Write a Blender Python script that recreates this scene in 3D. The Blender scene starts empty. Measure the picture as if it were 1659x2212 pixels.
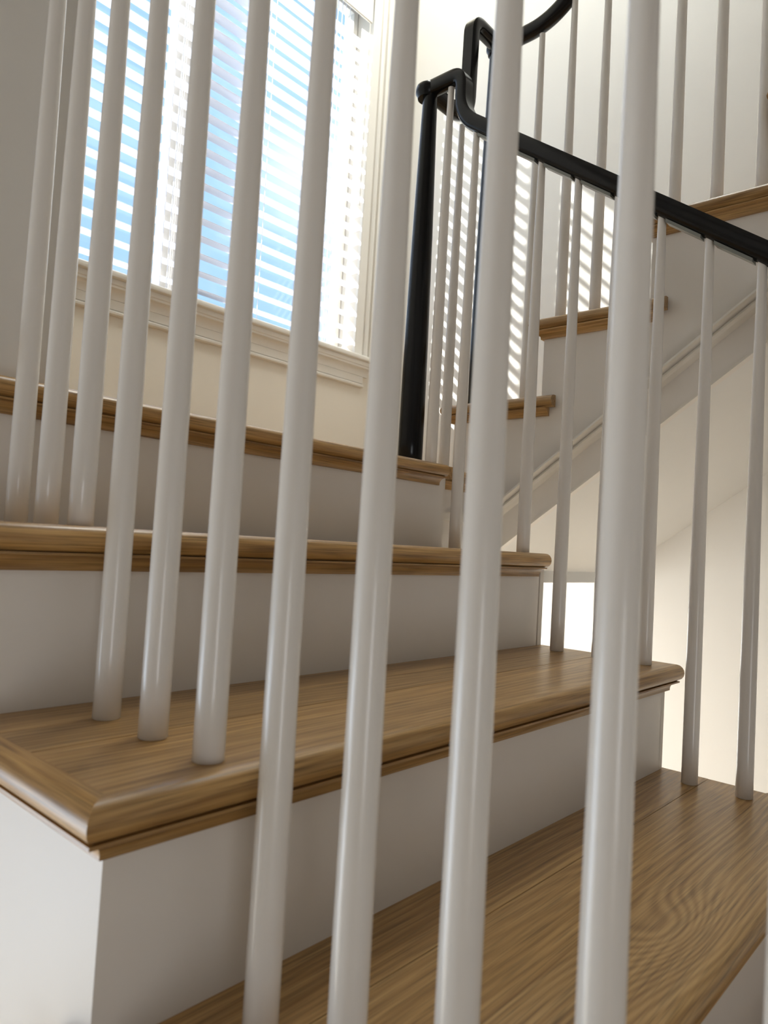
import bpy, bmesh, math, random
from mathutils import Vector, Matrix
rnd = random.Random(7)
SC = bpy.context.scene
COL = SC.collection

# ------------------------------------------------------------------ camera
cam = bpy.data.cameras.new('camera')
co = bpy.data.objects.new('camera', cam); COL.objects.link(co)
R = Vector((0.66435412, -0.74514758, 0.05821252))
U = Vector((-0.07286078, 0.01294717, 0.99725808))
F = Vector((0.74385813, 0.66677392, 0.04569053))
CAM = Vector((-0.25661667, -0.46939852, 0.17843193))
M = Matrix((R, U, -F)).transposed().to_4x4(); M.translation = CAM
co.matrix_world = M
cam.sensor_fit = 'HORIZONTAL'; cam.sensor_width = 36; cam.lens = 1556.84 * 36 / 1659
cam.clip_start = .02; cam.clip_end = 200
cam.dof.use_dof = True; cam.dof.focus_distance = 1.25; cam.dof.aperture_fstop = 11
SC.camera = co
SC.view_settings.view_transform = 'Standard'; SC.view_settings.look = 'None'
SC.view_settings.gamma = 1; SC.view_settings.use_curve_mapping = False
SC.view_settings.exposure = 0.3

# ------------------------------------------------------------------ world: pale blue sky with thin clouds
w = bpy.data.worlds.new('sky'); SC.world = w; w.use_nodes = True
nt = w.node_tree; nt.nodes.clear()
N = nt.nodes.new; L = nt.links.new
out = N('ShaderNodeOutputWorld'); bg = N('ShaderNodeBackground'); tc = N('ShaderNodeTexCoord')
noi = N('ShaderNodeTexNoise'); noi.inputs['Scale'].default_value = 3.2; noi.inputs['Detail'].default_value = 4
rmp = N('ShaderNodeValToRGB')
rmp.color_ramp.elements[0].position = .47; rmp.color_ramp.elements[0].color = (.44, .70, 1.04, 1)
rmp.color_ramp.elements[1].position = .62; rmp.color_ramp.elements[1].color = (.95, 1.0, 1.08, 1)
L(tc.outputs['Generated'], noi.inputs['Vector']); L(noi.outputs['Fac'], rmp.inputs['Fac'])
L(rmp.outputs['Color'], bg.inputs['Color']); bg.inputs['Strength'].default_value = 1.0
L(bg.outputs['Background'], out.inputs['Surface'])

# ------------------------------------------------------------------ sun, daylight and added fill lamps
def aim(o, d):
    o.rotation_euler = Vector(d).to_track_quat('-Z', 'Y').to_euler()
def sun(d, e, col, ang):
    l = bpy.data.lights.new('sun', 'SUN'); l.energy = e; l.color = col; l.angle = math.radians(ang)
    o = bpy.data.objects.new('sun', l); COL.objects.link(o); aim(o, d); o.location = (-4, 6, 6)
def area(name, loc, d, sx, sy, e, col):
    l = bpy.data.lights.new(name, 'AREA'); l.shape = 'RECTANGLE'; l.size = sx; l.size_y = sy; l.energy = e; l.color = col
    o = bpy.data.objects.new(name, l); COL.objects.link(o); o.location = loc; aim(o, d)
sun((1, -.8, -.76), 14.0, (1, .97, .92), .9)
area('hall_window_daylight', (-1.5, 1.57, -.70), (0, -1, 0), 1.7, 1.0, 19, (.78, .88, 1))      # the hall's glazed entrance
area('hall_back_fill', (-1.7, -3.56, -.62), (.1, 1, 0), 1.7, 1.2, 24, (.93, .96, 1))       # unseen fill lamp added behind the camera to brighten the risers
area('lower_window_daylight', (1.5, 1.56, -.62), (0, -1, 0), .95, 1.2, 24, (1, .99, .95))   # window under the landing
area('stairwell_fill', (1.65, .8, 3.50), (.2, .25, -1), .7, 1.2, 38, (.96, 1, .97))         # added fill lamp out of view, lifts the landing and right wall

# ------------------------------------------------------------------ measures (metres)
RISE, G = .18, .2459
W, W2, W3 = 1.027, 1.2061, 2.05
YW = 1.60                 # window wall
TN, TC = .027, .0453      # tread thickness, tread + cove
NO = .028                 # nosing overhang
FLOOR = -1.26
YE = .62                  # first riser of the upper flight
XB, XF, XU = .0903, .9808, 1.2521
CEIL = 3.6

# ------------------------------------------------------------------ materials
def mat(name):
    m = bpy.data.materials.new(name); m.use_nodes = True
    return m, m.node_tree, m.node_tree.nodes['Principled BSDF']
def paint(name, col, rough=.45, bump=.0, coat=0, var=.02, spec=.5):
    m, t, b = mat(name)
    tc = t.nodes.new('ShaderNodeTexCoord'); n = t.nodes.new('ShaderNodeTexNoise')
    n.inputs['Scale'].default_value = 5; n.inputs['Detail'].default_value = 3
    mx = t.nodes.new('ShaderNodeMix'); mx.data_type = 'RGBA'
    mx.inputs[6].default_value = (*[c * (1 - var) for c in col], 1); mx.inputs[7].default_value = (*[min(1, c * (1 + var)) for c in col], 1)
    t.links.new(tc.outputs['Object'], n.inputs['Vector']); t.links.new(n.outputs['Fac'], mx.inputs[0])
    t.links.new(mx.outputs[2], b.inputs['Base Color'])
    b.inputs['Roughness'].default_value = rough; b.inputs['Coat Weight'].default_value = coat
    b.inputs['Specular IOR Level'].default_value = spec
    if bump:
        n2 = t.nodes.new('ShaderNodeTexNoise'); n2.inputs['Scale'].default_value = 420; n2.inputs['Detail'].default_value = 2
        bp = t.nodes.new('ShaderNodeBump'); bp.inputs['Strength'].default_value = bump; bp.inputs['Distance'].default_value = .0005
        t.links.new(tc.outputs['Object'], n2.inputs['Vector']); t.links.new(n2.outputs['Fac'], bp.inputs['Height'])
        t.links.new(bp.outputs['Normal'], b.inputs['Normal'])
    return m
M_WALL = paint('wall_paint', (.80, .775, .73), .75, .15)
M_WALLW = paint('window_wall_warm_bounce', (.80, .74, .64), .75, .15)  # wall paint with the warm bounce off the wood put into its colour
M_HALL = paint('hall_bounce_cut_paint', (.40, .36, .32), .7)  # unseen hall walls made dark to cut bounce light on the balusters
M_CEIL = paint('ceiling_paint', (.80, .79, .76), .8)
M_TRIM = paint('trim_paint', (.80, .76, .69), .38)
M_RISER = paint('riser_paint', (.80, .755, .70), .40, .06)
M_BAL = paint('baluster_paint', (.80, .762, .715), .27, .05, coat=.15)
M_BLACK = paint('black_lacquer', (.006, .006, .0065), .2, .05, coat=.0, spec=.25)
M_FLOORT = paint('pale_floor', (.60, .48, .34), .5)
M_GREYSTRIP = paint('rail_fillet_paint', (.22, .23, .21), .35)

def oak(name, axis, knot=None):
    m, t, b = mat(name)
    nn = t.nodes.new; l = t.links.new
    tc = nn('ShaderNodeTexCoord'); oi = nn('ShaderNodeObjectInfo')
    sh = nn('ShaderNodeVectorMath'); sh.operation = 'MULTIPLY_ADD'
    cmb = nn('ShaderNodeCombineXYZ')
    for k in range(3): l(oi.outputs['Random'], cmb.inputs[k])
    sh.inputs[1].default_value = (17, 31, 9); l(cmb.outputs[0], sh.inputs[0]); l(tc.outputs['Object'], sh.inputs[2])
    def mapped(along, across):
        mp = nn('ShaderNodeMapping'); s = [across] * 3; s[axis] = along
        mp.inputs['Scale'].default_value = s; l(sh.outputs[0], mp.inputs['Vector']); return mp
    warp = nn('ShaderNodeTexNoise'); warp.inputs['Scale'].default_value = 1; warp.inputs['Detail'].default_value = 1.5
    l(mapped(1.5, 8).outputs[0], warp.inputs['Vector'])
    wv = nn('ShaderNodeTexNoise'); wv.inputs['Scale'].default_value = 1; wv.inputs['Detail'].default_value = 5; wv.inputs['Roughness'].default_value = .7
    l(mapped(2.2, 150).outputs[0], wv.inputs['Vector'])
    # annual rings: bands that run along the board, bent into cathedrals by the low noise
    dt = nn('ShaderNodeVectorMath'); dt.operation = 'DOT_PRODUCT'; v = [600, 600, 420]; v[axis] = 0; dt.inputs[1].default_value = v
    l(sh.outputs[0], dt.inputs[0])
    ring = nn('ShaderNodeMath'); ring.operation = 'MULTIPLY_ADD'; ring.inputs[1].default_value = 62; l(warp.outputs['Fac'], ring.inputs[0]); l(dt.outputs['Value'], ring.inputs[2])
    if knot:      # grain swirling round a knot
        ds = nn('ShaderNodeVectorMath'); ds.operation = 'SUBTRACT'; ds.inputs[1].default_value = knot; l(tc.outputs['Object'], ds.inputs[0])
        sc_ = nn('ShaderNodeVectorMath'); sc_.operation = 'MULTIPLY'; sc_.inputs[1].default_value = (12, 26, 0); l(ds.outputs[0], sc_.inputs[0])
        ln = nn('ShaderNodeVectorMath'); ln.operation = 'LENGTH'; l(sc_.outputs[0], ln.inputs[0])
        ex = nn('ShaderNodeMath'); ex.operation = 'MULTIPLY'; l(ln.outputs['Value'], ex.inputs[0]); l(ln.outputs['Value'], ex.inputs[1])
        ng = nn('ShaderNodeMath'); ng.operation = 'MULTIPLY'; ng.inputs[1].default_value = -1; l(ex.outputs[0], ng.inputs[0])
        xp = nn('ShaderNodeMath'); xp.operation = 'EXPONENT'; l(ng.outputs[0], xp.inputs[0])
        rr = nn('ShaderNodeMath'); rr.operation = 'MULTIPLY_ADD'; rr.inputs[1].default_value = 30; l(xp.outputs[0], rr.inputs[0]); l(ring.outputs[0], rr.inputs[2]); ring = rr
    sn = nn('ShaderNodeMath'); sn.operation = 'SINE'; l(ring.outputs[0], sn.inputs[0])
    rg = nn('ShaderNodeMapRange'); rg.inputs[1].default_value = -1; rg.inputs[2].default_value = 1; l(sn.outputs[0], rg.inputs[0])
    pores = nn('ShaderNodeTexNoise'); pores.inputs['Scale'].default_value = 1; pores.inputs['Detail'].default_value = 3
    l(mapped(14, 620).outputs[0], pores.inputs['Vector'])
    pr = nn('ShaderNodeValToRGB'); pr.color_ramp.elements[0].position = .30; pr.color_ramp.elements[1].position = .52
    l(pores.outputs['Fac'], pr.inputs['Fac'])
    a1 = nn('ShaderNodeMath'); a1.operation = 'MULTIPLY'; a1.inputs[1].default_value = .21 if knot else .13; l(rg.outputs[0], a1.inputs[0])
    a2 = nn('ShaderNodeMath'); a2.operation = 'MULTIPLY_ADD'; a2.inputs[1].default_value = .85; l(wv.outputs['Fac'], a2.inputs[0]); l(a1.outputs[0], a2.inputs[2])
    cr = nn('ShaderNodeValToRGB')
    e = cr.color_ramp.elements
    e[0].position = .30; e[0].color = (.265, .142, .054, 1)
    e[1].position = .70; e[1].color = (.570, .370, .172, 1)
    e2 = e.new(.5); e2.color = (.445, .270, .114, 1)
    l(a2.outputs[0], cr.inputs['Fac'])
    mp_ = nn('ShaderNodeMix'); mp_.data_type = 'RGBA'; mp_.blend_type = 'MULTIPLY'; mp_.inputs[0].default_value = .45
    l(cr.outputs['Color'], mp_.inputs[6]); l(pr.outputs['Color'], mp_.inputs[7])
    hs = nn('ShaderNodeHueSaturation'); hs.inputs['Saturation'].default_value = 1.08
    vr = nn('ShaderNodeMapRange'); vr.inputs[3].default_value = .86; vr.inputs[4].default_value = 1.16
    l(oi.outputs['Random'], vr.inputs[0]); l(vr.outputs[0], hs.inputs['Value']); l(mp_.outputs[2], hs.inputs['Color'])
    l(hs.outputs['Color'], b.inputs['Base Color'])
    b.inputs['Roughness'].default_value = .36
    b.inputs['Coat Weight'].default_value = .25; b.inputs['Coat Roughness'].default_value = .25
    bm_ = nn('ShaderNodeBump'); bm_.inputs['Strength'].default_value = .25; bm_.inputs['Distance'].default_value = .0006
    l(pores.outputs['Fac'], bm_.inputs['Height']); l(bm_.outputs['Normal'], b.inputs['Normal'])
    return m
OAKX = oak('oak_grain_across', 0)
OAKY = oak('oak_grain_along', 1)
OAKK = oak('oak_grain_with_knot', 0, (0.48, 0.0334, 0))

def slat_material():
    m, t, b = mat('blind_slat_white')
    b.inputs['Base Color'].default_value = (.88, .88, .89, 1); b.inputs['Roughness'].default_value = .45
    tr = t.nodes.new('ShaderNodeBsdfTranslucent'); tr.inputs['Color'].default_value = (.9, .92, 1, 1)
    mx = t.nodes.new('ShaderNodeMixShader'); mx.inputs[0].default_value = .5
    o = t.nodes['Material Output']
    t.links.new(b.outputs[0], mx.inputs[1]); t.links.new(tr.outputs[0], mx.inputs[2]); t.links.new(mx.outputs[0], o.inputs['Surface'])
    return m
M_SLAT = slat_material()
def glass_material():
    m = bpy.data.materials.new('window_glass'); m.use_nodes = True; t = m.node_tree; t.nodes.clear()
    o = t.nodes.new('ShaderNodeOutputMaterial'); tr = t.nodes.new('ShaderNodeBsdfTransparent'); tr.inputs[0].default_value = (.96, .98, .98, 1)
    gl = t.nodes.new('ShaderNodeBsdfGlossy'); gl.inputs['Roughness'].default_value = .02
    mx = t.nodes.new('ShaderNodeMixShader'); mx.inputs[0].default_value = .05; t.links.new(tr.outputs[0], mx.inputs[1]); t.links.new(gl.outputs[0], mx.inputs[2])
    t.links.new(mx.outputs[0], o.inputs['Surface']); return m
M_GLASS = glass_material()

# ------------------------------------------------------------------ helpers
def link_mesh(name, bm, m, parent=None, smooth=None):
    bmesh.ops.recalc_face_normals(bm, faces=bm.faces)
    me = bpy.data.meshes.new(name); bm.to_mesh(me); bm.free()
    me.materials.append(m)
    if smooth is not None:
        for p in me.polygons: p.use_smooth = True
        try: me.set_sharp_from_angle(angle=math.radians(smooth))
        except Exception: pass
    o = bpy.data.objects.new(name, me); COL.objects.link(o)
    if parent: o.parent = parent
    return o
def tag(o, label=None, cat=None, group=None, kind=None):
    if label: o['label'] = label
    if cat: o['category'] = cat
    if group: o['group'] = group
    if kind: o['kind'] = kind
    return o
def empty(name, loc):
    o = bpy.data.objects.new(name, None); COL.objects.link(o); o.location = loc; o.empty_display_size = .05
    return o
def add_box(bm, a, b):
    x0, y0, z0 = a; x1, y1, z1 = b
    v = [bm.verts.new(p) for p in ((x0,y0,z0),(x1,y0,z0),(x1,y1,z0),(x0,y1,z0),(x0,y0,z1),(x1,y0,z1),(x1,y1,z1),(x0,y1,z1))]
    for f in ((0,3,2,1),(4,5,6,7),(0,1,5,4),(1,2,6,5),(2,3,7,6),(3,0,4,7)): bm.faces.new([v[i] for i in f])
def box(name, a, b, m, parent=None, bevel=0):
    bm = bmesh.new(); add_box(bm, a, b)
    if bevel: bmesh.ops.bevel(bm, geom=bm.edges[:], offset=bevel, segments=2, affect='EDGES')
    return link_mesh(name, bm, m, parent, 40 if bevel else None)
def loft(bm, rings, closed_profile=True, caps=True):
    vs = [[bm.verts.new(p) for p in r] for r in rings]
    n = len(vs[0])
    for i in range(len(vs) - 1):
        for j in range(n if closed_profile else n - 1):
            k = (j + 1) % n
            bm.faces.new((vs[i][j], vs[i][k], vs[i+1][k], vs[i+1][j]))
    if caps:
        bm.faces.new(vs[0]); bm.faces.new(list(reversed(vs[-1])))
def prism_yz(name, poly, x0, x1, m, parent=None):
    bm = bmesh.new(); loft(bm, [[(x0, y, z) for y, z in poly], [(x1, y, z) for y, z in poly]])
    bm.normal_update(); bmesh.ops.triangulate(bm, faces=[f for f in bm.faces if len(f.verts) > 4], ngon_method='EAR_CLIP')
    return link_mesh(name, bm, m, parent)
def nose_profile(back):
    # bull-nosed board: (v, w) with the nose at v = -NO
    r = TN / 2; p = [(back, 0)] + ([(-.006, 0)] if back > -.005 else [])
    for k in range(9):
        a = math.pi / 2 + math.pi * k / 8
        p.append((-NO + r + r * math.cos(a) * 1.0, -r + r * math.sin(a)))
    if back > -.005: p.append((-.006, -TN))
    p.append((back, -TN)); return p
def cove_profile():
    h, d = TC - TN, .0225
    p = [(0, -TN), (-d, -TN), (-d, -TN - .0025)]
    for k in range(1, 7):
        a = math.pi / 2 * k / 6
        p.append((-d + (d - .006) * math.sin(a), -TN - .0025 - (h - .005) * (1 - math.cos(a))))
    p += [(-.006, -TC), (0, -TC)]
    return p

def make_step(org, ydir, uend, joints, label, open_back=.045, riser_u=None, riser_h=RISE, name='stair_step', returned=True, riser=True, rx0=.016, front_end=None, frontmat=None):
    """org: corner (open side face, riser face, tread top). local u=+X, v=ydir*Y, w=Z"""
    t = empty(name, org)
    P = lambda u, v, w: (u, ydir * v, w)
    um = -.006
    def u0(v): return (min(v, um) if v < 0 else um) if returned else 0
    # planks across the width
    prof = nose_profile(joints[0])
    bm = bmesh.new()
    fe = front_end or uend
    loft(bm, [[P(u0(v), v, w_) for v, w_ in prof], [P(fe, v, w_) for v, w_ in prof]])
    link_mesh('nosing_plank', bm, frontmat or OAKX, t, 35)
    for a, b in zip(joints[:-1], joints[1:]):
        bm = bmesh.new(); e = .0003; b = b if b < joints[-1] else b + .016 + e; dz = -rnd.choice((0, .0003, .0002))
        add_box(bm, P(um if returned else 0, a + e, -TN), P(uend, b - e, dz))
        link_mesh('plank', bm, OAKX, t)
    if returned:
        bm = bmesh.new()
        pr = [(u if u < um else um, w_) for u, w_ in nose_profile(um)]
        ve = joints[-1] + open_back - .0
        loft(bm, [[P(u, u, w_) for u, w_ in pr], [P(u, ve, w_) for u, w_ in pr]])
        link_mesh('return_nosing', bm, OAKY, t, 35)
        bm = bmesh.new(); cp = cove_profile()
        # the return's end is mitred back, so its profile shows at the far end
        loft(bm, [[P(u, u, w_) for u, w_ in cp], [P(u, ve - .018, w_) for u, w_ in cp]])
        tag(link_mesh('cove_moulding', bm, OAKY, t, 35), None)
    cp = cove_profile(); bm = bmesh.new()
    loft(bm, [[P(v if returned else 0, v, w_) for v, w_ in cp], [P(fe - .006, v, w_) for v, w_ in cp]])
    link_mesh('cove_moulding', bm, OAKX, t, 35)
    if riser:
        ru = riser_u or uend
        bm = bmesh.new(); add_box(bm, P(rx0, 0, -riser_h + .0), P(ru, .016, -TN))
        link_mesh('riser', bm, M_RISER, t)
    return tag(t, label, 'stair step', 'oak stair steps')

# ------------------------------------------------------------------ the shell
def struct(o): o['kind'] = 'structure'; return o
box('floor', (-3.1, -3.6, FLOOR - .1), (W3, YW, FLOOR), M_FLOORT)['kind'] = 'structure'
struct(box('ceiling', (-.1, -3.6, CEIL), (W3, YW, CEIL + .1), M_CEIL))
XL0, XL1 = .020, .186           # end wall the near balustrade runs into
wl = struct(prism_yz('wall_left', [(.5525, FLOOR), (YW, FLOOR), (YW, CEIL), (.5525, CEIL)], XL0, XL1, M_WALL))
# window wall (far) with two openings
WX0, WX1, WZ0, WZ1 = .20, 1.803, .945, 2.46
LX0, LX1, LZ0, LZ1 = 1.00, 1.98, -1.20, .02
bm = bmesh.new()
yo = YW + .16
HX0, HX1, HZ0, HZ1 = -2.35, -.65, -1.20, .10
for a, b in (((-3.1, FLOOR), (HX0, CEIL)), ((HX1, FLOOR), (WX0, CEIL)), ((HX0, FLOOR), (HX1, HZ0)), ((HX0, HZ1), (HX1, CEIL)), ((WX1, LZ1), (W3 + .16, CEIL)), ((WX0, WZ1), (WX1, CEIL)), ((WX0, LZ1), (WX1, WZ0)),
             ((WX0, FLOOR), (LX0, LZ1)), ((LX1, FLOOR), (W3 + .16, LZ1)), ((LX0, FLOOR), (LX1, LZ0))):
    add_box(bm, (a[0], YW, a[1]), (b[0], yo, b[1]))
struct(link_mesh('wall_far', bm, M_WALLW))
struct(box('wall_right', (W3, -3.6, FLOOR), (W3 + .16, YW, CEIL), M_WALL))
struct(box('wall_back', (-3.1, -3.76, FLOOR), (W3 + .16, -3.6, CEIL), M_HALL))
# hall side wall with its window opening
bm = bmesh.new()
add_box(bm, (-3.26, -3.6, FLOOR), (-3.1, YW, 1.5))
struct(link_mesh('wall_hall', bm, M_HALL))
# upper floor slab and hall ceiling
bm = bmesh.new()
add_box(bm, (-3.1, -3.6, 1.5), (-.16, YW, 1.62)); add_box(bm, (-.16, -3.6, 1.5), (W3, -1.36, 1.62))
struct(link_mesh('ceiling_hall', bm, M_CEIL))
struct(box('wall_upper', (-.16, -3.6, 1.62), (-.0, YW, CEIL), M_HALL))

# ------------------------------------------------------------------ windows
def pane_window(name, x0, x1, z0, z1, units, label_none=None):
    fr = bmesh.new()
    y0, y1 = YW + .085, YW + .125
    for a, b in units:
        s = .045; s2 = .024
        add_box(fr, (a, y0, z0), (a + s, y1, z1)); add_box(fr, (b - s2, y0, z0), (b, y1, z1))
        add_box(fr, (a + s, y0, z0), (b - s2, y1, z0 + s)); add_box(fr, (a + s, y0, z1 - s), (b - s2, y1, z1))
    f = struct(link_mesh(name, fr, M_TRIM))
    for a, b in units:
        box('pane', (a + .045, y0 + .018, z0 + .045), (b - .024, y0 + .022, z1 - .045), M_GLASS, f)
    return f
win = pane_window('window_1', WX0, WX1, WZ0, WZ1, [(WX0 + .004, .99), (1.055, WX1 - .004)])
box('mullion', (.99, YW + .06, WZ0), (1.055, YW + .13, WZ1), M_TRIM, win, .004)
# right-hand and head casing: flat board, bead and back band
def casing_profile():   # (distance out from the opening edge, projection from the wall)
    return [(0, 0), (0, .012), (.004, .015), (.040, .017), (.042, .012), (.046, .012), (.048, .020), (.055, .0245), (.066, .0235), (.070, .018), (.072, .012), (.076, .012), (.078, .024), (.088, .026), (.092, .022), (.092, 0)]
cp = casing_profile()
zt = WZ1
bm = bmesh.new(); loft(bm, [[(WX1 - .003 + d, YW - p, WZ0 - .005) for d, p in cp], [(WX1 - .003 + d, YW - p, zt + d) for d, p in cp]])
link_mesh('casing', bm, M_TRIM, win, 30)
bm = bmesh.new(); loft(bm, [[(WX0 + .003 - 0, YW - p, zt + d) for d, p in cp], [(WX1 - .003 + d, YW - p, zt + d) for d, p in cp]])
link_mesh('casing', bm, M_TRIM, win, 30)
def sill_run(name, prof, x0, x1):
    bm = bmesh.new(); loft(bm, [[(x0, YW - p, z) for p, z in prof], [(x1, YW - p, z) for p, z in prof]])
    return link_mesh(name, bm, M_TRIM, win, 30)
sill_run('window_stool', [(-.08, .944), (.040, .944), (.046, .940), (.048, .932), (.046, .925), (.040, .922), (-.0, .922), (-.08, .925)], WX0, 1.905)
cv = [(0, .9215), (.034, .9215), (.034, .906), (.031, .903), (.031, .897)]
for k in range(7):
    a = math.pi / 2 * k / 6
    cv.append((.028 - .017 * (math.sin(a)), .895 - .026 * (1 - math.cos(a)) - .0))
cv += [(.011, .866), (0, .866)]
sill_run('cove_moulding', cv, WX0, 1.888)
sill_run('apron', [(0, .8655), (.010, .8655), (.010, .8375), (.006, .8365), (.006, .834), (.013, .833), (.016, .829), (.015, .823), (.009, .8195), (0, .8195)], WX0, 1.862)
# lower window below the landing
struct(pane_window('window_2', LX0, LX1, LZ0, LZ1, [(LX0, LX1)]))
# glazed hall entrance beside the stair
struct(pane_window('window_3', HX0, HX1, HZ0, HZ1, [(HX0, -1.5), (-1.5, HX1)]))

# ------------------------------------------------------------------ venetian blind
bl = tag(empty('venetian_blind', (1.0, YW + .03, WZ0)), 'white horizontal slat blind lowered over the tall window above the landing', 'blind')
def bx(name, a, b, m, parent, bevel=0):     # world coordinates, parent at a location
    L_ = parent.location
    return box(name, [a[i] - L_[i] for i in range(3)], [b[i] - L_[i] for i in range(3)], m, parent, bevel)
bx0, bx1 = WX0 + .006, WX1 - .010
sy0, sy1 = YW + .006, YW + .050
bm = bmesh.new(); rings = []
pf = []
for k in range(7):
    s = k / 6; pf.append((sy0 + (sy1 - sy0) * s, .0015 * math.sin(math.pi * s)))
pf2 = [(y, z - .0024) for y, z in reversed(pf)]
loft(bm, [[(bx0 - 1.0, y - YW - .03, z) for y, z in pf + pf2], [(bx1 - 1.0, y - YW - .03, z) for y, z in pf + pf2]])
slat0 = link_mesh('slat', bm, M_SLAT, bl, 30)
zs = []
k = 0
while .9965 + .0597 * k < 2.30: zs.append(.9965 + .0597 * k); k += 1
for i, z in enumerate(zs):
    o = slat0 if i == 0 else slat0.copy()
    if i: COL.objects.link(o); o.parent = bl
    o.location = (0, 0, z - WZ0)
bx('bottom_rail', (bx0, sy0 + .002, .9445), (bx1, sy1 - .004, .964), M_SLAT, bl, .003)
hd = bx('head_rail', (bx0, sy0 + .004, 2.395), (bx1, sy1 + .004, 2.445), M_SLAT, bl, .002)
bx('valance', (bx0, YW - .012, 2.335), (bx1, YW - .001, 2.452), M_TRIM, bl, .003)
for xc in (.565, .935, 1.300, 1.665):
    for yy in (sy0 - .0015, sy1 + .0015):
        for dx in (-.012, .012):
            bx('ladder_cord', (xc + dx - .0011, yy - .0008, .955), (xc + dx + .0011, yy + .0008, 2.40), M_SLAT, bl)
bx('tilt_wand', (1.781, YW - .009, 1.56), (1.786, YW - .004, 2.36), M_TRIM, bl, .0015)

# ------------------------------------------------------------------ lower flight
BJ = [.066, .112, .180, G]                 # plank joints of a tread
ends = {0: (1.030, 1.027, 1.040), 1: (1.024, 1.021, 1.004), -1: (1.033, 1.030, 1.036)}
labels_low = {
    1: 'oak stair step with the straight brown nosing crossing the whole left half at mid height',
    0: 'oak stair step whose mitred corner shows at lower left with three balusters beside it',
    -1: 'lowest oak stair step in view, wide grain and a knot filling the lower right corner',
    -2: 'oak stair step directly below the lowest tread in view, seen only from the side',
    -3: 'oak stair step third above the hall floor',
    -4: 'oak stair step second above the hall floor',
    -5: 'bottom oak stair step on the hall floor'}
for k in (1, 0, -1, -2, -3, -4, -5):
    ue, ru, fe = ends.get(k, (1.03, 1.027, 1.03))
    make_step((0, k * G, k * RISE), 1, ue, BJ if k != -1 else [.082, .170, G], labels_low[k], frontmat=OAKK if k == -1 else None, riser_u=ru - .013, front_end=fe)
# string boards either side of the lower flight (saw-toothed)
def sawtooth(k0, k1):
    p = []
    for k in range(k0, k1 + 1):
        p += [(k * G, (k - 1) * RISE - TN if k > k0 else FLOOR), (k * G, k * RISE - TN)]
    return p
poly = [(-6 * G + G, FLOOR)]
pts = []
for k in range(-5, 2):
    pts.append((k * G + .0, (k - 1) * RISE - TN if k > -5 else FLOOR)); pts.append((k * G, k * RISE - TN))
pts += [(2 * G, RISE - TN), (2 * G, FLOOR)]
st = prism_yz('stair_stringer', pts, 0, .016, M_RISER)
tag(st, 'white painted side panel below the near end of the lower flight at bottom left', 'stair panel')
# landing side continues the panel beneath the end wall
pts2 = [(y + .0, z) for y, z in pts]
st2 = prism_yz('stair_stringer', pts2, W - .014, W, M_RISER)
tag(st2, 'white stringer board on the stairwell side of the lower flight, seen edge-on', 'stair panel')

# ------------------------------------------------------------------ landing
ld = tag(empty('stair_landing', (0, 2 * G, 2 * RISE)), 'oak edged landing below the window with the black newel post on it', 'landing')
Z0 = 2 * RISE
def lb(name, a, b, m): return bx(name, a, b, m, ld)
bm = bmesh.new(); pr = nose_profile(.06)
loft(bm, [[(0, v, w_) for v, w_ in pr], [(.990, v, w_) for v, w_ in pr]]); link_mesh('nosing_plank', bm, OAKX, ld, 35)
bm = bmesh.new(); cpz = cove_profile()
loft(bm, [[(0, v, w_) for v, w_ in cpz], [(.984, v, w_) for v, w_ in cpz]]); link_mesh('cove_moulding', bm, OAKX, ld, 35)
lb('riser', (.016, 2 * G, RISE), (1.0125, 2 * G + .016, Z0 - TN), M_RISER)
lb('nosing_plank', (.9905, 2 * G - .004, Z0 - TN), (1.035, 2 * G + .06, Z0), OAKY)
# edge facing the stairwell between the flights
yl = .535
bm = bmesh.new()
pr = nose_profile(yl * 0 + .03)
loft(bm, [[(1.035, yl - 2 * G + v, w_) for v, w_ in pr], [(W2, yl - 2 * G + v, w_) for v, w_ in pr]]); link_mesh('nosing_plank', bm, OAKX, ld, 35)
bm = bmesh.new()
loft(bm, [[(W, yl - 2 * G + v, w_) for v, w_ in cpz], [(W2, yl - 2 * G + v, w_) for v, w_ in cpz]]); link_mesh('cove_moulding', bm, OAKX, ld, 35)
lb('fascia', (W, yl, .10), (W2 - .0005, yl + .016, Z0 - TN), M_RISER)
lb('fascia_moulding', (W, yl - .010, .243), (W2 - .0005, yl, .262), M_TRIM)
y = 2 * G + .0605
i = 0
while y < YW - .01:
    y1 = min(y + .083, YW - .001)
    lb('plank', (XL1 if y > 0 else 0, y, Z0 - TN), (W3 - .001 if y > YE + .02 else W2 + .0, y1 - .0004, Z0 - rnd.choice((0, .0002))), OAKX)
    y = y1
lb('landing_underside', (XL1, 2 * G + .02, .100), (W - .016, YW - .001, .13), M_CEIL)
lb('landing_underside', (W - .014, .5605, .100), (W3 - .001, YW - .001, .13), M_CEIL)

# ------------------------------------------------------------------ upper flight
up_labels = {0: 'first oak step of the upper flight, right of the black newel posts',
             1: 'second oak step of the upper flight, side nosing behind the thin black handrail',
             2: 'third oak step of the upper flight, nosing running out at the right edge',
             3: 'fourth oak step of the upper flight, just above the right edge', 4: 'fifth oak step of the upper flight, above the photo',
             5: 'sixth oak step of the upper flight, above the photo', 6: 'top oak step of the upper flight below the upper floor'}
for k in range(7):
    make_step((W2, YE - k * G, (3 + k) * RISE), -1, W3 - W2 - .001, [.07, .16, G + .0], up_labels[k], open_back=.040, rx0=.018)
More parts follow.
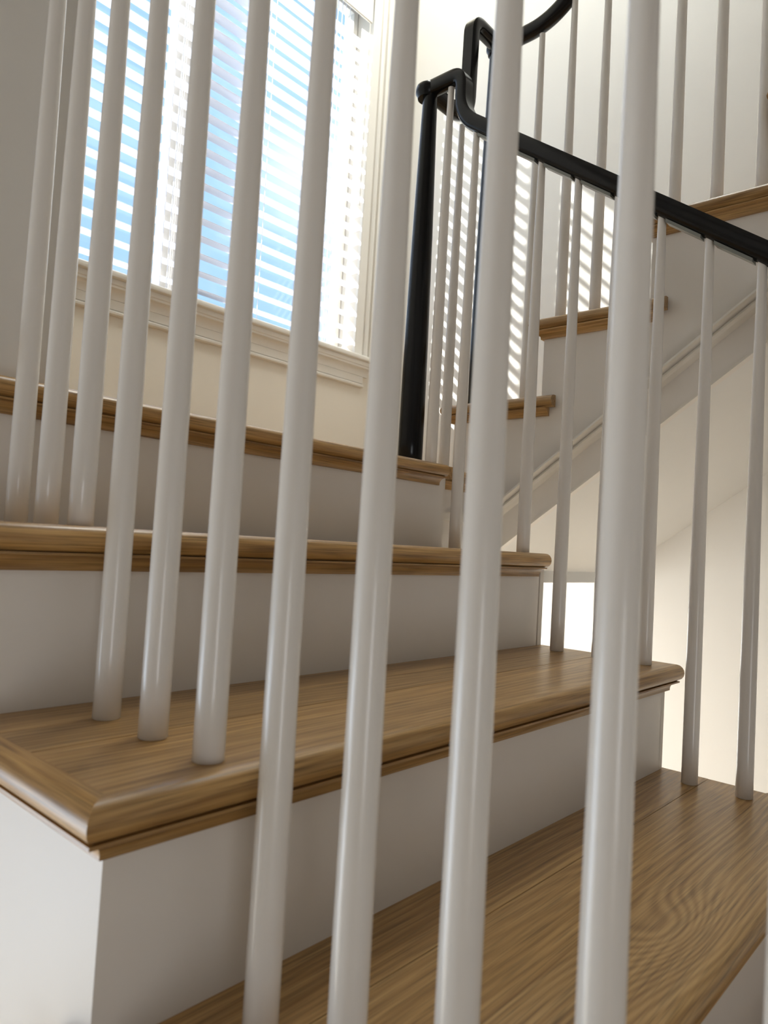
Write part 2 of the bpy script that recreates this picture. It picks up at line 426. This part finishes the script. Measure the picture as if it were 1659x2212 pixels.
# face board of the upper flight: stepped above, raking below
zb = lambda y: .4176 + .7317 * (.15 - y)
zm = lambda y: .5383 + .7317 * (.15 - y)
pts = [(YE, zb(YE))]
for k in range(7):
    y = YE - k * G
    pts += [(y, (3 + k) * RISE - TN), (y - G, (3 + k) * RISE - TN)]
yend = YE - 7 * G
pts += [(yend, zb(yend))]
sg = empty('stair_stringer', (W2, YE, Z0))
tag(sg, 'white face board of the upper flight with a raking moulding along it', 'stair panel')
def rel(pts, o): return [(y - o[1], z - o[2]) for y, z in pts]
prism_yz('face_board', rel(pts, sg.location), 0, .018, M_RISER, sg)
# moulding: (projection toward the stairwell, drop below its top line)
mp = [(0, 0), (.003, .0), (.0035, .006), (.009, .0075), (.012, .011), (.0125, .016), (.0105, .021), (.0065, .024), (.0065, .0265), (.0085, .028), (.0095, .033), (.0075, .040), (.0045, .043), (.0, .045)]
bm = bmesh.new()
loft(bm, [[(-p * 2.1, y - YE, zm(y) - d - Z0) for p, d in mp] for y in (.60, yend)])
link_mesh('raking_moulding', bm, M_TRIM, sg, 30)
# bottom lip
bm = bmesh.new()
loft(bm, [[(a, y - YE, zb(y) + b - Z0) for a, b in ((-.0025, 0), (-.0025, .006), (0, .006), (0, 0))] for y in (.60, yend)])
link_mesh('bottom_lip', bm, M_TRIM, sg)
# sloping soffit below the upper flight and its short drop at the landing
sf = prism_yz('ceiling_stair_soffit', [(.54, zb(.54)), (yend, zb(yend)), (yend, zb(yend) + .02), (.54, zb(.54) + .02)], W2 + .018, W3, M_CEIL); struct(sf)
struct(box('trim_1', (W2 + .018, .54, .0995), (W3, .56, .150), M_CEIL))

# ------------------------------------------------------------------ balusters
def baluster(x, y, z0, z1, label, group, slope=0, d0=.0256, name='baluster', m=M_BAL, ratio=.556, cat='baluster', segs=28):
    H = z1 - z0
    bm = bmesh.new(); rings = []
    n = 14
    for i in range(n + 1):
        s = i / n; r = d0 / 2 * (1 - (1 - ratio) * s ** 1.72)
        if i == 0:
            rings.append([(math.cos(2*math.pi*j/segs) * (r - .0007), math.sin(2*math.pi*j/segs) * (r - .0007), 0) for j in range(segs)])
            rings.append([(math.cos(2*math.pi*j/segs) * r, math.sin(2*math.pi*j/segs) * r, .0009) for j in range(segs)]); continue
        rings.append([(math.cos(2*math.pi*j/segs) * r, math.sin(2*math.pi*j/segs) * r, s * H + (math.sin(2*math.pi*j/segs) * r * slope if i == n else 0)) for j in range(segs)])
    loft(bm, rings)
    o = link_mesh(name, bm, m, None, 50); o.location = (x, y, z0)
    return tag(o, label, cat, group)
SP, YB0 = .0828, .0132
SL = .72
zr = lambda y: .6605 + SL * (y + .147)     # underside of the lower handrails
near = {10: None}
near_lab = {
    5: 'leftmost near white baluster, before the shaded wall end',
    4: 'second near white baluster from the left, at the left side of the window',
    3: 'third near white baluster from the left, rightmost of three on the straight middle step',
    2: 'fourth near white baluster from the left, rearmost beside the mitred tread corner',
    1: 'fifth near white baluster from the left, middle one beside the mitred tread corner',
    0: 'sixth near white baluster from the left, front one beside the mitred tread corner',
    -1: 'seventh near white baluster from the left, crossing the right part of the window',
    -2: 'eighth near white baluster from the left, between the window and the black newel post',
    -3: 'ninth near white baluster from the left, just right of the gooseneck handrail',
    -4: 'tenth near white baluster from the left, the widest, crossing the right half',
    -5: 'nearest white baluster, cut off by the right edge at the bottom corner'}
for k in range(5, -6, -1):
    y = YB0 + k * SP
    step = math.floor(y / G)
    baluster(XB, y, step * RISE, zr(y) + .002, near_lab[k], 'near balusters', SL)
far_lab = {
    0: 'slim white baluster nearest the right edge, standing on the lowest tread by the stairwell',
    1: 'slim white baluster second from the right edge, at the back of the lowest tread',
    2: 'slim white baluster standing near the rounded far end of the middle tread',
    3: 'slim white baluster half hidden behind the widest near baluster, on the middle tread',
    4: 'slim white baluster before the bright lower opening, on the middle tread by the riser',
    5: 'slim white baluster near the cut right end of the straight upper nosing',
    6: 'slim white baluster hidden behind the ninth near baluster, on the step below the landing',
    7: 'slim white baluster at the back of the step below the landing, before its nosing end',
    8: 'slim white baluster standing on the landing next to the thick black newel post'}
for k in range(9):
    y = -.1451 + k * SP
    if k == 8: y = .511
    step = math.floor(y / G) if k < 8 else 2
    top = zr(y) + .002 if k < 8 else 1.2125
    baluster(XF, y, step * RISE, top, far_lab[k], 'stairwell balusters of the lower flight', SL if k < 8 else 0)
baluster(1.112, .575, Z0, 1.2125, 'slim white baluster between the two black newel posts', 'stairwell balusters of the lower flight')
zru = lambda y: 1.487 + SL * (.4026 - y)
up_lab = ['white baluster on the first upper step, directly beside the thin black newel post',
          'white baluster on the first upper step, under the start of the curved black rail',
          'white baluster rearmost on the second upper step, above its cut nosing corner',
          'white baluster in the middle of the second upper step',
          'white baluster on the second upper step, hidden behind the widest near baluster',
          'white baluster first from the left on the third upper step, above the handrail',
          'white baluster in the middle of the third upper step near the top right',
          'white baluster at the top right edge on the third upper step',
          'white baluster first on the fourth upper step beyond the right edge', 'white baluster second on the fourth upper step beyond the right edge']
for i, lab in enumerate(up_lab):
    y = .447 - (i - 1) * .0859
    step = math.floor((YE - y) / G)
    top = 1.468 if i < 2 else zru(y) + .004
    baluster(XU, y, (3 + step) * RISE, top, lab, 'balusters of the upper flight', -SL if i > 1 else 0)
baluster(XF, .5717, Z0, 1.214, 'thick tapered black newel post standing on the landing under the rail cap', None, 0, .0572, 'newel_post', M_BLACK, .575, 'newel post', 40)
baluster(XU, .585, 3 * RISE, 1.470, 'black newel post on the first upper step, mostly hidden behind a near white baluster', None, 0, .0520, 'newel_post', M_BLACK, .60, 'newel post', 40)

# ------------------------------------------------------------------ handrails
RW, RH = .0175, .0165     # half width, half height
def rail_profile():
    p = []
    for j in range(9):                                   # rounded top
        a = math.pi * j / 8
        p.append((RW * math.cos(a), .004 + (RH - .004) * math.sin(a)))
    p += [(-RW, -.006), (-RW * .94, -.0115), (-RW * .78, -RH), (RW * .78, -RH), (RW * .94, -.0115), (RW, -.006)]
    return p
RP = rail_profile()
def fillet_path(pts, rad, n=8):
    out = [Vector(pts[0])]
    for i in range(1, len(pts) - 1):
        a, b, c = Vector(pts[i-1]), Vector(pts[i]), Vector(pts[i+1])
        r = rad[i] if isinstance(rad, (list, tuple)) else rad
        d1, d2 = (a - b).normalized(), (c - b).normalized()
        ang = d1.angle(d2); t = min(r / math.tan(ang / 2), (a-b).length * .49, (c-b).length * .49)
        p0, p1 = b + d1 * t, b + d2 * t
        for k in range(n + 1):
            s = k / n
            out.append(p0 * (1-s)**2 + b * 2*s*(1-s) + p1 * s*s)
    out.append(Vector(pts[-1])); return out
def sweep(bm, path, side, scale=1.0):
    rings = []
    for i, p in enumerate(path):
        if i == 0: t = path[1] - path[0]
        elif i == len(path) - 1: t = path[-1] - path[-2]
        else: t = (path[i+1] - p).normalized() + (p - path[i-1]).normalized()
        t.normalize(); s = Vector(side) if not callable(side) else side(i)
        up = s.cross(t).normalized(); s2 = t.cross(up).normalized()
        rings.append([tuple(p + s2 * a * scale + up * b * scale) for a, b in RP])
    loft(bm, rings)
LV = 1.229            # centre height of the level landing rail
LV2 = 1.487
zc = lambda y: zr(y) + .0175 / math.cos(math.atan(SL))
def rail_obj(name, paths, parent, base):
    bm = bmesh.new()
    for path, side in paths:
        sweep(bm, [p - base for p in path], side)
    return link_mesh(name, bm, M_BLACK, parent, 35)
# rail of the lower flight with its gooseneck up to the landing newel cap
base = Vector((XF, .5717, LV))
hr = tag(empty('handrail', base), 'black handrail crossing the right half downwards, with a gooseneck up to the landing newel', 'handrail')
p = fillet_path([(XF, -1.30, zc(-1.30)), (XF, .476, zc(.476)), (XF, .478, LV), (XF, .5717, LV)], [0, .15, .030, 0])
rail_obj('rail', [(p, (-1, 0, 0))], hr, base)
def cap(parent, r, h, loc, name='newel_cap'):
    bm = bmesh.new(); seg = 32; rings = []
    for rr, zz in ((r * .80, -h), (r * .86, -h * .55), (r, -h * .25), (r, h * .25), (r * .93, h * .62), (r * .75, h * .88), (r * .4, h)):
        rings.append([(rr * math.cos(2*math.pi*j/seg), rr * math.sin(2*math.pi*j/seg), zz) for j in range(seg)])
    loft(bm, rings); o = link_mesh(name, bm, M_BLACK, parent, 40); o.location = loc
    return o
cap(hr, .028, RH + .001, (0, 0.008, 0))
# across the stairwell, up the second gooseneck, over to the second newel, then up the flight
cx = [(XF, .575, LV), (1.131, .575, LV), (1.133, .575, LV2), (XU, .575, LV2)]
p1 = fillet_path(cx, [0, .065, .034, 0])
rail_obj('crossing_rail', [(p1, (0, 1, 0))], hr, base)
base2 = Vector((XU, .585, LV2))
hr2 = tag(empty('handrail', base2), 'black handrail of the upper flight, curving up out of the top edge', 'handrail')
zcu = lambda y: zru(y) + .0175 / math.cos(math.atan(SL))
ym = .4026 - 0
# level then rising: intersection of level line with the rake
yi = .4026 - (LV2 - 1.487 - .0216) / SL
p2 = fillet_path([(XU, .585, LV2), (XU, yi, LV2), (XU, -.9, zcu(-.9))], [0, .17, 0], 12)
rail_obj('rail', [(p2, (1, 0, 0))], hr2, base2)
cap(hr2, .025, RH, (0, 0, 0))
# grey fillet strips let into the underside between the balusters
ys = [-.1451 + k * SP for k in range(8)]
for a, b in zip(ys[:-1], ys[1:]):
    bm = bmesh.new(); r = []
    for y in (a + .0125, b - .0095):
        r.append([(dx, y - base.y, zr(y) - base.z + dz) for dx, dz in ((-.010, .003), (-.010, -.0035), (.010, -.0035), (.010, .003))])
    loft(bm, r); link_mesh('fillet_strip', bm, M_GREYSTRIP, hr)
# near handrail above the frame
base3 = Vector((XB, .552, zc(.552)))
hr3 = tag(empty('handrail', base3), 'black handrail over the near white balusters, above the photo', 'handrail')
rail_obj('rail', [([Vector((XB, -1.30, zc(-1.30))), Vector((XB, .552, zc(.552)))], (-1, 0, 0))], hr3, base3)
